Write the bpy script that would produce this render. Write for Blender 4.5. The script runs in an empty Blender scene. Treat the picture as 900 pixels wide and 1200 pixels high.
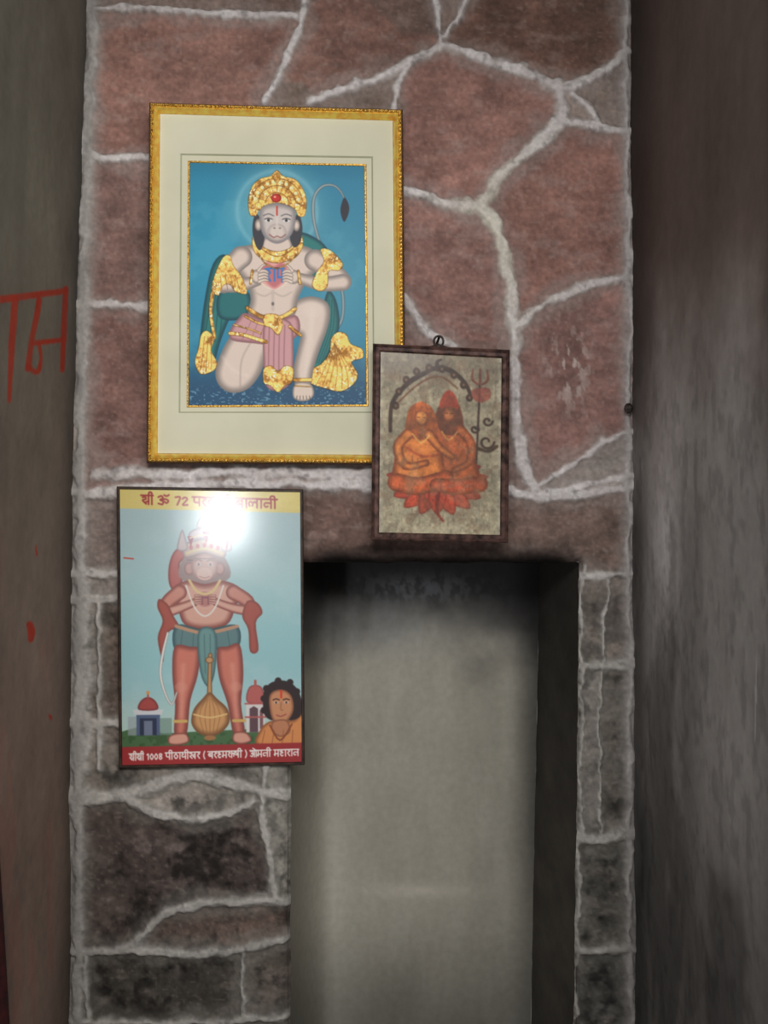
import bpy, math, heapq, numpy as np
D=1.75; F=1167.0; ZC=1.5
S=bpy.context.scene
S.view_settings.view_transform='Standard'
S.view_settings.look='None'
# ---------------------------------------------------------------- helpers
def unproj(px,py,a,b=0.0,c=0.0):
    px=np.asarray(px,float); py=np.asarray(py,float)
    dx=(px-450)/F; dz=(600-py)/F
    t=(a+D)/(1-b*dz-c*dx)
    return dx*t, -D+t, ZC+dz*t
def proj(x,y,z):
    t=y+D
    return 450+x*F/t, 600-(z-ZC)*F/t
def lin(c):
    c=np.clip(np.asarray(c,float),0,1)
    return np.where(c<=0.04045,c/12.92,((c+0.055)/1.055)**2.4)
def ss(a,b,x):
    t=np.clip((x-a)/(b-a),0,1); return t*t*(3-2*t)
rng=np.random.RandomState(7)
TAB=rng.rand(256,256)
def vn(X,Y,sc,seed=0):
    x=X/sc+seed*17.3+500; y=Y/sc+seed*31.7+500
    xi=np.floor(x).astype(int); yi=np.floor(y).astype(int)
    fx=x-xi; fy=y-yi; fx=fx*fx*(3-2*fx); fy=fy*fy*(3-2*fy)
    g=lambda i,j:TAB[j%256,i%256]
    return (g(xi,yi)*(1-fx)+g(xi+1,yi)*fx)*(1-fy)+(g(xi,yi+1)*(1-fx)+g(xi+1,yi+1)*fx)*fy
def fbm(X,Y,sc,seed=0,o=4):
    r=0;a=.5;t=0
    for k in range(o):
        r=r+a*vn(X,Y,sc/2**k,seed+k*3.1);t+=a;a*=.55
    return r/t
def seg_dist(X,Y,p,q):
    dx,dy=q[0]-p[0],q[1]-p[1]; L=dx*dx+dy*dy+1e-9
    t=np.clip(((X-p[0])*dx+(Y-p[1])*dy)/L,0,1)
    return np.hypot(X-p[0]-t*dx,Y-p[1]-t*dy),t
def crom(pts,closed=True,n=5):
    P=[np.array(p,float) for p in pts]; N=len(P); out=[]
    rg=range(N) if closed else range(N-1)
    for i in rg:
        if closed: a,b,c,d=P[i-1],P[i],P[(i+1)%N],P[(i+2)%N]
        else: a,b,c,d=P[max(i-1,0)],P[i],P[i+1],P[min(i+2,N-1)]
        for k in range(n):
            t=k/n
            out.append(.5*((2*b)+(-a+c)*t+(2*a-5*b+4*c-d)*t*t+(-a+3*b-3*c+d)*t**3))
    if not closed: out.append(P[-1])
    return out
def new_mesh(name,V,Fc,mat=None,smooth=False,parent=None):
    me=bpy.data.meshes.new(name); me.from_pydata([tuple(map(float,v)) for v in V],[],[tuple(f) for f in Fc]); me.update()
    if smooth:
        me.polygons.foreach_set('use_smooth',[True]*len(me.polygons))
    ob=bpy.data.objects.new(name,me); S.collection.objects.link(ob)
    if mat: me.materials.append(mat)
    if parent: ob.parent=parent
    return ob
def grid(name,X,Y,Z,mat,rgb=None,extra=None,keep=None,parent=None,E=0.55,flip=False,sat=1.0):
    H,W=X.shape
    idx=np.arange(H*W).reshape(H,W)
    a=idx[:-1,:-1];b=idx[1:,:-1];c=idx[1:,1:];d=idx[:-1,1:]
    q=np.stack([a,d,c,b] if flip else [a,b,c,d],-1).reshape(-1,4)
    if keep is not None: q=q[keep.reshape(-1)]
    me=bpy.data.meshes.new(name); n=len(q)
    me.vertices.add(H*W); me.vertices.foreach_set('co',np.stack([X,Y,Z],-1).reshape(-1).astype(np.float32))
    me.loops.add(n*4); me.loops.foreach_set('vertex_index',q.reshape(-1).astype(np.int32))
    me.polygons.add(n); me.polygons.foreach_set('loop_start',(np.arange(n)*4).astype(np.int32))
    me.update(calc_edges=True); me.validate()
    me.polygons.foreach_set('use_smooth',np.ones(len(me.polygons),bool))
    if rgb is not None:
        g=rgb@np.array([.3,.55,.15]); rgb=g[...,None]*(1-sat)+rgb*sat
        L=np.clip(lin(rgb/255.0)/E,0,.93)
        at=me.color_attributes.new('Col','FLOAT_COLOR','POINT')
        at.data.foreach_set('color',np.concatenate([L,np.ones(L.shape[:2]+(1,))],-1).reshape(-1).astype(np.float32))
    if extra is not None:
        at=me.attributes.new('gold','FLOAT','POINT'); at.data.foreach_set('value',extra.reshape(-1).astype(np.float32))
    me.materials.append(mat)
    ob=bpy.data.objects.new(name,me); S.collection.objects.link(ob)
    if parent: ob.parent=parent
    return ob
def empty(name,loc=(0,0,0)):
    e=bpy.data.objects.new(name,None); e.empty_display_size=.05; S.collection.objects.link(e); return e
# ---------------------------------------------------------------- materials
def painted(name,rough=.85,spec=.3,nscale=120,namt=.25,bump=.3,bdist=.002,gold=False,coat=0,crough=.12):
    m=bpy.data.materials.new(name); m.use_nodes=True; nt=m.node_tree; N=nt.nodes; L=nt.links
    B=N['Principled BSDF']; B.inputs['Roughness'].default_value=rough; B.inputs['Specular IOR Level'].default_value=spec
    at=N.new('ShaderNodeAttribute'); at.attribute_name='Col'
    tc=N.new('ShaderNodeTexCoord'); no=N.new('ShaderNodeTexNoise'); no.inputs['Scale'].default_value=nscale; no.inputs['Detail'].default_value=6
    L.new(tc.outputs['Object'],no.inputs['Vector'])
    mr=N.new('ShaderNodeMapRange'); mr.inputs[1].default_value=.3; mr.inputs[2].default_value=.7
    mr.inputs[3].default_value=1-namt; mr.inputs[4].default_value=1+namt; L.new(no.outputs['Fac'],mr.inputs[0])
    mx=N.new('ShaderNodeVectorMath'); mx.operation='SCALE'; L.new(at.outputs['Color'],mx.inputs[0]); L.new(mr.outputs[0],mx.inputs['Scale'])
    L.new(mx.outputs[0],B.inputs['Base Color'])
    if bump>0:
        bp=N.new('ShaderNodeBump'); bp.inputs['Strength'].default_value=bump; bp.inputs['Distance'].default_value=bdist
        L.new(no.outputs['Fac'],bp.inputs['Height']); L.new(bp.outputs[0],B.inputs['Normal'])
        if gold:
            ga=N.new('ShaderNodeAttribute'); ga.attribute_name='gold'
            ml=N.new('ShaderNodeMath'); ml.operation='MULTIPLY'; L.new(ga.outputs['Fac'],ml.inputs[0]); ml.inputs[1].default_value=.8
            L.new(ml.outputs[0],bp.inputs['Strength'])
            m2=N.new('ShaderNodeMath'); m2.operation='MULTIPLY'; L.new(ga.outputs['Fac'],m2.inputs[0]); m2.inputs[1].default_value=.35
            L.new(m2.outputs[0],B.inputs['Metallic'])
    if coat:
        B.inputs['Coat Weight'].default_value=coat; B.inputs['Coat Roughness'].default_value=crough
    return m
def simple(name,c1,c2,rough=.6,metal=0,nscale=60,bump=.2,bdist=.001,E=.55,spec=.4):
    m=bpy.data.materials.new(name); m.use_nodes=True; nt=m.node_tree; N=nt.nodes; L=nt.links
    B=N['Principled BSDF']; B.inputs['Roughness'].default_value=rough; B.inputs['Metallic'].default_value=metal
    B.inputs['Specular IOR Level'].default_value=spec
    tc=N.new('ShaderNodeTexCoord'); no=N.new('ShaderNodeTexNoise'); no.inputs['Scale'].default_value=nscale; no.inputs['Detail'].default_value=6
    L.new(tc.outputs['Object'],no.inputs['Vector'])
    cr=N.new('ShaderNodeValToRGB'); cr.color_ramp.elements[0].position=.35; cr.color_ramp.elements[1].position=.65
    for e,c in zip(cr.color_ramp.elements,(c1,c2)):
        e.color=tuple(np.clip(lin(np.array(c)/255.)/E,0,.95))+(1,)
    L.new(no.outputs['Fac'],cr.inputs[0]); L.new(cr.outputs[0],B.inputs['Base Color'])
    if bump:
        bp=N.new('ShaderNodeBump'); bp.inputs['Strength'].default_value=bump; bp.inputs['Distance'].default_value=bdist
        L.new(no.outputs['Fac'],bp.inputs['Height']); L.new(bp.outputs[0],B.inputs['Normal'])
    return m
M_stone=painted('stone_masonry',.85,.22,120,.14,.4,.003)
M_plas=painted('sooty_plaster',.8,.2,70,.07,.22,.002)
M_print=painted('gilded_print',.48,.3,700,.05,.5,.0015,gold=True)
M_post=painted('laminated_poster',.5,.3,300,.02,.02,.0002,coat=.9,crough=.14)
M_old=painted('aged_print',.5,.3,200,.15,.05,.0005,coat=.08)
M_goldd=simple('gold_dark_bead',(84,54,18),(200,150,62),.4,.5,420,.5,.001)
M_goldb=simple('gold_bright',(184,136,54),(216,170,80),.35,.4,90,.2)
M_brown=simple('frame_side',(50,33,20),(78,52,30),.6)
M_mat=simple('mat_board',(168,166,146),(175,173,153),.85,0,8,.02,spec=.08)
M_mat2=simple('mat_bevel',(132,134,112),(142,144,122),.8,0,20,.05,spec=.1)
M_rust=simple('rusty_tin_frame',(34,24,22),(88,64,58),.55,.25,60,.6,.0015)
M_black=simple('black_frame',(30,24,21),(56,42,34),.5,0,80,.2)
M_board=simple('backing_board',(70,55,40),(90,70,50),.9)
M_iron=simple('iron',(25,22,20),(55,45,40),.6,.5,200,.5)
M_wood=simple('dark_wood',(14,11,10),(26,22,19),.7,0,30,.3)
M_cloth=simple('maroon_cloth',(30,7,9),(52,13,14),.9,0,60,.4,.003)
M_floor=simple('stone_floor',(80,72,65),(110,102,94),.8,0,6,.4,.004)
M_ceil=simple('ceiling_plaster',(90,84,78),(110,104,98),.9,0,5,.3)
# ---------------------------------------------------------------- canvas painter
class Cv:
    def __init__(s,x0,y0,x1,y1,k=2):
        s.b=(x0,y0,x1,y1)
        xs=np.linspace(x0,x1,int((x1-x0)*k)+1); ys=np.linspace(y0,y1,int((y1-y0)*k)+1)
        s.X,s.Y=np.meshgrid(xs,ys); s.C=np.zeros(s.X.shape+(3,)); s.G=np.zeros(s.X.shape); s.xs=xs; s.ys=ys
    def put(s,sl,m,col,gold=False,edge=None,d=None):
        col=np.array(col,float)
        if col.ndim==1: col=np.broadcast_to(col,m.shape+(3,))
        if edge is not None:
            w=ss(0,edge[1],d)[...,None]; col=np.array(edge[0],float)*(1-w)+col*w
        if gold:
            X,Y=s.X[sl],s.Y[sl]
            n=.5*fbm(X,Y,2.6,3,2)+.5*fbm(X,Y,11,8,2)
            g=ss(.26,.64,n)[...,None]
            col=np.array([134,90,36])*(1-g)+np.array([226,178,96])*g
            sp=(ss(.66,.9,vn(X,Y,1.6,9))*ss(.3,.6,vn(X,Y,10,15)))[...,None]; col=col*(1-sp*.85)+np.array([255,246,206])*sp*.85
            if d is not None:
                w=ss(-.3,1.4,d)[...,None]; col=col*(.5+.5*w)
            s.G[sl]=np.maximum(s.G[sl],m*(.5+.5*n))
        else: s.G[sl]*=(1-m)
        s.C[sl]=s.C[sl]*(1-m[...,None])+col*m[...,None]
    def box(s,xa,ya,xb,yb):
        i0=np.searchsorted(s.ys,ya);i1=np.searchsorted(s.ys,yb);j0=np.searchsorted(s.xs,xa);j1=np.searchsorted(s.xs,xb)
        return (slice(i0,i1),slice(j0,j1))
    def poly(s,pts,col=(0,0,0),smooth=True,a=1,soft=.6,gold=False,edge=None):
        P=crom(pts,True,4) if smooth else [np.array(p,float) for p in pts]
        xs=[p[0] for p in P];ys=[p[1] for p in P]
        sl=s.box(min(xs)-soft-1,min(ys)-soft-1,max(xs)+soft+1,max(ys)+soft+1)
        X,Y=s.X[sl],s.Y[sl]
        if X.size==0:return
        dm=np.full(X.shape,1e9); ins=np.zeros(X.shape,bool)
        for i in range(len(P)):
            p,q=P[i-1],P[i]
            dd,_=seg_dist(X,Y,p,q); dm=np.minimum(dm,dd)
            c=((p[1]>Y)!=(q[1]>Y)); 
            if p[1]!=q[1]: ins^=c&(X<(q[0]-p[0])*(Y-p[1])/(q[1]-p[1])+p[0])
        d=np.where(ins,dm,-dm)
        s.put(sl,ss(-soft,soft,d)*a,col,gold,edge,d)
    def stroke(s,pts,w,col=(0,0,0),smooth=True,a=1,soft=.5,gold=False,edge=None):
        P=crom(pts,False,4) if smooth and len(pts)>2 else [np.array(p,float) for p in pts]
        n=len(P); W=np.interp(np.linspace(0,1,n),np.linspace(0,1,len(np.atleast_1d(w))),np.atleast_1d(w))/2.
        m=W.max()+soft+1
        xs=[p[0] for p in P];ys=[p[1] for p in P]
        sl=s.box(min(xs)-m,min(ys)-m,max(xs)+m,max(ys)+m); X,Y=s.X[sl],s.Y[sl]
        if X.size==0:return
        d=np.full(X.shape,-1e9)
        for i in range(n-1):
            dd,t=seg_dist(X,Y,P[i],P[i+1]); d=np.maximum(d,W[i]*(1-t)+W[i+1]*t-dd)
        s.put(sl,ss(-soft,soft,d)*a,col,gold,edge,d)
    def ell(s,cx,cy,rx,ry,col=(0,0,0),a=1,soft=.6,gold=False,edge=None,rot=0):
        R=max(rx,ry)+soft*2+1; sl=s.box(cx-R,cy-R,cx+R,cy+R); X,Y=s.X[sl]-cx,s.Y[sl]-cy
        if X.size==0:return
        c,t=math.cos(rot),math.sin(rot); u=(X*c+Y*t)/rx; v=(-X*t+Y*c)/ry
        d=(1-np.hypot(u,v))*min(rx,ry)
        s.put(sl,ss(-soft,soft,d)*a,col,gold,edge,d)
    def mix(s,m,col): s.C=s.C*(1-m[...,None])+np.array(col,float)*m[...,None]
    def blur(s,n):
        for _ in range(n):
            C=s.C; P=np.pad(C,((1,1),(1,1),(0,0)),'edge')
            s.C=(P[:-2,1:-1]+P[2:,1:-1]+P[1:-1,:-2]+P[1:-1,2:]+2*C)/6
GL={
 'shri':(1.0,[[(.12,.22),(.35,.18),(.38,.42),(.12,.55),(.42,.95)],[(.62,0),(.62,1)],[(.3,.8),(.62,.62)],[(.9,0),(.9,1)],[(.62,0),(.68,-.35),(.88,-.3),(.9,0)]]),
 'ba':(.75,[[(.6,0),(.6,1)],[(.6,.3),(.25,.25),(.1,.48),(.28,.72),(.6,.62)],[(.2,.35),(.5,.65)]]),
 'aa':(.36,[[(.2,0),(.2,1)]]),
 'la':(.9,[[(.75,0),(.75,1)],[(.12,.82),(.05,.5),(.2,.32),(.38,.5),(.36,.8)],[(.38,.5),(.55,.35),(.75,.5)]]),
 'ja':(.8,[[(.68,0),(.68,1)],[(.68,.45),(.22,.42),(.10,.62),(.22,.88),(.40,.80)]]),
 'ii':(.4,[[(.2,0),(.2,1)],[(-.2,0),(-.12,-.35),(.15,-.32),(.2,0)]]),
 'om':(1.1,[[(.1,.15),(.35,.0),(.5,.25),(.25,.45),(.5,.6),(.45,.95),(.1,.85)],[(.4,.5),(.7,.35),(.95,.55),(.8,.8),(.65,.65)],[(.6,-.1),(.8,.02),(1.,-.12)]]),
 '7':(.6,[[(.1,.1),(.5,.1),(.25,.95)]]),'2':(.6,[[(.1,.25),(.3,.08),(.5,.3),(.12,.92),(.52,.92)]]),
 '1':(.45,[[(.1,.25),(.28,.1),(.28,.95)]]),'0':(.6,[[(.3,.08),(.1,.5),(.3,.95),(.5,.5),(.3,.08)]]),
 '8':(.6,[[(.3,.08),(.12,.28),(.48,.7),(.3,.95),(.12,.7),(.48,.28),(.3,.08)]]),
 'pa':(.7,[[(.58,0),(.58,1)],[(.15,0),(.15,.5),(.35,.62),(.58,.6)]]),
 'tha':(.7,[[(.35,0),(.35,.2),(.12,.5),(.35,.92),(.6,.55),(.35,.22)]]),
 'dha':(.7,[[(.6,0),(.6,1)],[(.15,.1),(.3,.3),(.12,.4),(.2,.7),(.6,.62)]]),
 'sva':(1.0,[[(.1,.2),(.35,.2),(.35,.5),(.1,.6),(.4,.95)],[(.8,0),(.8,1)],[(.8,.35),(.55,.45),(.6,.75),(.8,.6)]]),
 'ra':(.5,[[(.15,.05),(.42,.25),(.15,.5),(.42,.98)]]),
 'ma':(.75,[[(.6,0),(.6,1)],[(.18,0),(.18,.85),(.08,.7),(.2,.6),(.6,.6)]]),
 'ha':(.65,[[(.35,0),(.35,.2),(.12,.25),(.5,.45),(.15,.62),(.35,.98),(.5,.85)]]),
 'sha':(.75,[[(.6,0),(.6,1)],[(.15,0),(.15,.5),(.6,.62)],[(.2,.1),(.55,.5)]]),
 'ri':(.9,[[(.15,.1),(.4,.3),(.15,.5),(.4,.9)],[(.6,0),(.6,1)],[(.6,.5),(.85,.3),(.88,.8)]]),
 'o':(.95,[[(.1,.15),(.35,.1),(.35,.42),(.2,.45),(.4,.6),(.3,.95),(.08,.8)],[(.6,0),(.6,1)],[(.38,.5),(.6,.5)],[(.85,0),(.85,1)],[(.4,-.35),(.85,0)]]),
 '(':(.35,[[(.28,-.1),(.12,.5),(.28,1.1)]]),')':(.35,[[(.08,-.1),(.25,.5),(.08,1.1)]]),' ':(.35,[])}
NOH={'om','7','2','1','0','8','(',')',' '}
def text(cv,words,x0,x1,y0,y1,h,w,col,a=1):
    tot=sum(GL[g][0] for g in words); sx=(x1-x0)/tot; x=x0
    for g in words:
        gw,st=GL[g]; t=(x-x0)/(x1-x0); yb=y0+(y1-y0)*t
        for pl in st: cv.stroke([(x+p[0]*sx,yb+p[1]*h) for p in pl],w,col,smooth=len(pl)>2,a=a,soft=.35)
        if g not in NOH: cv.stroke([(x-.02*sx,yb),(x+gw*sx,yb)],w,col,smooth=False,a=a,soft=.35)
        x+=gw*sx
# ---------------------------------------------------------------- stone wall
def xl(py): return np.interp(py,[-400,0,300,600,1200,1600],[108,104,93,84,82,82])
def xr(py): return np.interp(py,[-400,0,600,1200,1600],[736,738,741,744,745])
NY=660
def nxr(py): return np.interp(py,[NY,1200,1600],[680,673,670])
xs=np.concatenate([np.arange(60,84,2.0),np.arange(84,340,1.6),np.arange(340,680,1.7),np.arange(680,746,1.65),np.arange(746,772,2.)])
xs=np.unique(np.round(xs,3))
ys=np.concatenate([np.arange(-400,-20,20.),np.arange(-20,1224,1.7),np.arange(1224,1601,16.)])
ys[np.argmin(abs(ys-NY))]=NY
PX,PY=np.meshgrid(xs,ys)
lines=[
 (14,[(110,-400),(110,0),(102,180),(98,350),(95,600),(92,900),(93,1600)]),
 (8,[(731,-400),(731,0),(736,300),(736,600),(737,900),(738,1600)]),
 (11,[(100,14),(160,9),(250,18),(345,20)]),
 (11,[(358,-60),(353,20),(340,62),(312,116)]),
 (9,[(505,-60),(512,25),(518,52)]),(7,[(556,-60),(540,15),(519,50)]),
 (13,[(518,58),(485,72),(440,95),(400,106),(366,122)]),
 (10,[(492,68),(470,92),(462,128)]),
 (14,[(518,55),(560,68),(600,80),(652,106)]),
 (13,[(652,106),(690,94),(735,62)]),(16,[(652,100),(656,140),(618,178),(590,205),(562,242)]),
 (9,[(668,110),(690,130),(700,150)]),
 (12,[(655,142),(700,150),(740,155)]),
 (13,[(470,224),(510,236),(562,243)]),
 (16,[(562,240),(585,275),(598,340),(603,400),(603,480),(614,548),(632,575)]),
 (11,[(603,388),(640,356),(680,336),(738,324)]),
 (9,[(630,572),(680,536),(720,512),(742,506)]),(10,[(636,578),(700,566),(742,560)]),
 (12,[(472,350),(495,380),(530,406)]),
 (14,[(590,575),(630,582),(690,578),(742,572)]),
 (12,[(94,180),(130,185),(180,187)]),(11,[(88,358),(130,359),(180,361)]),
 (14,[(84,577),(140,575),(250,568),(440,568),(600,575)]),(16,[(110,556),(250,555),(440,556)]),
 (11,[(84,672),(140,672)]),(12,[(82,704),(140,700)]),(7,[(116,700),(117,900)]),
 (14,[(82,846),(145,846)]),(20,[(98,690),(98,900)]),
 (18,[(84,934),(150,928),(185,918),(235,908),(290,922),(335,930)]),
 (12,[(150,932),(185,950),(235,960),(285,944),(300,934)]),
 (11,[(314,890),(309,940),(314,1000),(322,1055)]),
 (12,[(86,1112),(140,1112),(165,1100),(190,1072),(225,1060),(280,1054),(340,1056)]),
 (11,[(140,1112),(230,1116),(300,1108),(338,1098)]),
 (6,[(285,1116),(287,1190)]),(9,[(86,1196),(200,1198),(338,1192)]),(7,[(100,1112),(104,1192)]),
 (11,[(678,674),(742,672)]),(13,[(674,782),(742,780)]),(15,[(674,984),(742,976)]),(12,[(672,1116),(742,1110)]),
 (6,[(684,664),(682,900),(679,1600)]),(4,[(712,680),(706,782)]),(4,[(702,790),(704,980)]),
 (10,[(-100,-90),(900,-100)]),(10,[(90,-240),(800,-230)]),(10,[(300,-100),(280,-240)]),(10,[(560,-100),(580,-240)]),
 (10,[(86,1330),(345,1340)]),(10,[(86,1470),(345,1460)]),(10,[(670,1300),(760,1300)]),(10,[(670,1450),(760,1450)]),
]
wx=PX+10*(fbm(PX,PY,30,1)-.5)*1.1+2.4*(vn(PX,PY,7,4)-.5); wy=PY+10*(fbm(PX,PY,30,2)-.5)*1.1+2.4*(vn(PX,PY,7,5)-.5)
R=np.full(PX.shape,-1e9); RN=np.full(PX.shape,-1e9)
for w,pl in lines:
    Q=crom(pl,False,3)
    for p,q in zip(Q[:-1],Q[1:]):
        lo=60
        i0=np.searchsorted(ys,min(p[1],q[1])-lo); i1=np.searchsorted(ys,max(p[1],q[1])+lo)
        dd,_=seg_dist(wx[i0:i1],wy[i0:i1],p,q); R[i0:i1]=np.maximum(R[i0:i1],w/2.-dd); RN[i0:i1]=np.maximum(RN[i0:i1],1-dd/(w/2.))
R=np.maximum(R,-60)
wn=fbm(PX,PY,22,11)
core=ss(-2.2,2.4,R+5*(wn-.5)*2)
ridge=ss(.0,.6,RN+.55*(fbm(PX,PY,18,13)-.5)*2)
halo=ss(-17,-1,R+16*(fbm(PX,PY,36,6)-.5)*2)
seeds=[(210,85,122,87,77),(135,250,108,82,75),(140,430,104,76,69),(420,50,112,80,70),(620,30,94,67,57),(420,116,98,82,72),(545,140,122,87,78),
(660,240,116,82,73),(716,118,112,98,90),(680,122,120,106,98),(530,310,120,87,79),(665,430,116,84,77),(485,395,112,86,79),(700,548,124,116,110),(500,610,90,69,62),(640,620,98,79,71),
(125,630,104,90,84),(108,688,118,110,104),(130,780,84,72,64),(107,780,118,112,106),(120,880,98,90,82),(205,1010,64,54,50),(235,935,126,118,110),(330,980,114,110,102),
(260,1085,92,75,67),(120,1080,68,58,53),(200,1155,62,57,51),(315,1150,78,70,63),(728,720,112,98,90),(696,720,104,94,86),(720,870,86,80,73),(692,870,114,108,102),(705,1050,80,77,71),(705,1160,76,74,69),
(528,10,104,86,78),(300,-40,98,76,68),(230,0,98,78,68),(470,-40,98,76,68),(300,-170,98,76,68),(700,-40,95,70,60),(200,1260,66,56,51),(200,1400,66,56,51),(700,1250,84,80,74),(370,300,100,80,70),(92,1000,115,108,102)]
st=2; co_=core[::st,::st]; Hs,Ws=co_.shape
lab=-np.ones((Hs,Ws),int); dist=np.full((Hs,Ws),1e18); hp=[]
for k,s in enumerate(seeds):
    i=int(np.argmin(abs(ys[::st]-s[1]))); j=int(np.argmin(abs(xs[::st]-s[0]))); dist[i,j]=0; lab[i,j]=k; heapq.heappush(hp,(0.,i,j))
cost=(1+70*co_).tolist(); dl=dist.tolist(); ll=lab.tolist()
while hp:
    d0,i,j=heapq.heappop(hp)
    if d0>dl[i][j]: continue
    for a,b in ((i+1,j),(i-1,j),(i,j+1),(i,j-1)):
        if 0<=a<Hs and 0<=b<Ws:
            nd=d0+cost[a][b]
            if nd<dl[a][b]: dl[a][b]=nd; ll[a][b]=ll[i][j]; heapq.heappush(hp,(nd,a,b))
lab=np.array(ll).repeat(st,0).repeat(st,1)[:PX.shape[0],:PX.shape[1]]
SC=np.array([s[2:] for s in seeds],float)[lab]
for _ in range(3):
    P=np.pad(SC,((1,1),(1,1),(0,0)),'edge'); SC=(P[:-2,1:-1]+P[2:,1:-1]+P[1:-1,:-2]+P[1:-1,2:]+SC)/5
n1=fbm(PX,PY,46,21); n2=fbm(PX,PY,9,22); n3=fbm(PX,PY*1.8,22,25)
streak=fbm(PX*.35+PY*.15,PY*1.2,10,28)
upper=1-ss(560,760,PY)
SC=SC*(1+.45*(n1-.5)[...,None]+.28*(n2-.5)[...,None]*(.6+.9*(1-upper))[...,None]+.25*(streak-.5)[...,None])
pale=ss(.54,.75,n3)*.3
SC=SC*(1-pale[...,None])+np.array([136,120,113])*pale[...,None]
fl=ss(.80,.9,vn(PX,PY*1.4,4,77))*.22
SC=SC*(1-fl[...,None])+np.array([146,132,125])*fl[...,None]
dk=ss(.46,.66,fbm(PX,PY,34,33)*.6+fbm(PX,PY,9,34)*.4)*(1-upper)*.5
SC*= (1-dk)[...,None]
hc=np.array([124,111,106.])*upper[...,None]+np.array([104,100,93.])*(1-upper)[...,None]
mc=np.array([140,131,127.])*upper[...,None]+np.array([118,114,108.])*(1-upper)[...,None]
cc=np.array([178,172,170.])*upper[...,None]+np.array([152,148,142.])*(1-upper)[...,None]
hm=.5*halo; C=SC*(1-hm[...,None])+hc*hm[...,None]
cm=np.clip(core*(.7+.4*fbm(PX,PY,16,41)),0,1)
C=C*(1-cm[...,None])+mc*cm[...,None]
rm=np.clip(ridge*(.25+1.0*fbm(PX,PY,24,43)),0,1)
C=C*(1-rm[...,None])+cc*rm[...,None]
gr=ss(.58,.8,fbm(PX,PY,9,47))*core*.22; C*=(1-gr)[...,None]
C*= (.93+.14*vn(PX,PY,3.2,50))[...,None]
yl=np.exp(-(((PX-585)/60)**2+((PY-270)/90)**2))*core*.4
C=C*(1-yl[...,None])+np.array([174,170,142])*yl[...,None]
lc=np.exp(-((PX-xl(PY)-6)/11)**2)*.85*ss(0,60,PY+60)
C=C*(1-lc[...,None])+(np.array([120,116,111])*(.8+.4*fbm(PX,PY,24,60))[...,None])*lc[...,None]
rc=np.exp(-((PX-xr(PY)+5)/7)**2)*.65
C=C*(1-rc[...,None])+(np.array([130,125,123])*(.75+.45*fbm(PX,PY,18,61))[...,None])*rc[...,None]
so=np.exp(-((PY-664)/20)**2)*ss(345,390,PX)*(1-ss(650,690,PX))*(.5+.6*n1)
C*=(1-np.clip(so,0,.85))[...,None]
sc1=ss(.54,.68,fbm(PX*1.5,PY*.7,9,70))*np.exp(-(((PX-668)/26)**2+((PY-430)/48)**2))*.8
C=C*(1-sc1[...,None])+np.array([168,154,148])*sc1[...,None]
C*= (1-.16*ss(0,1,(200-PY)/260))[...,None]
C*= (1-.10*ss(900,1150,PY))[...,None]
Hh=.004*core*(.9+.2*wn)+.0028*ridge+.0018*halo+.005*(n1-.5)+.0035*(n2-.5)*(1-.7*core)+.0045*(streak-.5)*upper*(1-core)
sh=(nxr(PY)-680)*(PY>NY)*np.exp(-((PX-680)/30)**2)
rough_e=3.2*(fbm(PX*0,PY,30,80)-.5)*(PY>NY)
shx=sh+rough_e*(np.exp(-((PX-680)/14)**2)+np.exp(-((PX-340)/14)**2))
shy=(5*(fbm(PX,PY*0,45,81)-.5))*np.exp(-((PY-NY)/14)**2)*((PX>330)&(PX<690))
GX=PX+shx; GY=PY+shy
dn=np.hypot(np.maximum(np.maximum(340-PX,PX-680),0),np.maximum(NY-PY,0))
rnd=.012*np.exp(-(dn/4.5)**1.3)
X,Y,Z=unproj(GX,GY,0.0)
Y=-Hh+rnd
jj=(PX[:-1,:-1]>=339.99)&(PX[1:,1:]<=680.01)&(PY[:-1,:-1]>=NY-.01)
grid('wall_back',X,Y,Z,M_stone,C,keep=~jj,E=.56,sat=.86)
# ---------------------------------------------------------------- recess
DN=.30
nic=empty('wall_niche')
def xw(px,y=0.): return (px-450)/F*(D+y)
zt=ZC+(600-NY)/F*D
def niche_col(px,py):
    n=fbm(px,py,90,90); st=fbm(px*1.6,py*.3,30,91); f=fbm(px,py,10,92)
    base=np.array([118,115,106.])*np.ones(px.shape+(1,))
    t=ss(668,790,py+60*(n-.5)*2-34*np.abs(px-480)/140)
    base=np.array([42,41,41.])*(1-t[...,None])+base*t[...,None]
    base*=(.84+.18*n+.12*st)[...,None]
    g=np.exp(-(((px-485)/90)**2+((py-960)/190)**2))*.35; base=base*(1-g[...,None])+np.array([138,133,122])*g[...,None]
    g=np.exp(-(((px-380)/34)**2))*ss(860,980,py)*.6; base=base*(1-g[...,None])+np.array([146,143,134])*g[...,None]  # left edge painted paler to offset the shade falling there
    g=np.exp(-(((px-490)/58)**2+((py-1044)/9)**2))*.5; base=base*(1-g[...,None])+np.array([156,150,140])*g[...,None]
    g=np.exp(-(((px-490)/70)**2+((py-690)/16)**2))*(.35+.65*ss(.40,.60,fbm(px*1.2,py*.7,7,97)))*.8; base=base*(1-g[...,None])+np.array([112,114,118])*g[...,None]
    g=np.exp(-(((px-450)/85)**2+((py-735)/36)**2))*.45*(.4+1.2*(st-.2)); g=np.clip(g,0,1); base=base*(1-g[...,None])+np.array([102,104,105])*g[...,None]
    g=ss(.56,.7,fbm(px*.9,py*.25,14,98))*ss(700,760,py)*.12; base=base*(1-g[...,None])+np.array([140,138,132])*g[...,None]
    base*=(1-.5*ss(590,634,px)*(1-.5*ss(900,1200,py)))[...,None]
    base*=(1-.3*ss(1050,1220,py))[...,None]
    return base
zz=np.linspace(zt,0,560)
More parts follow.
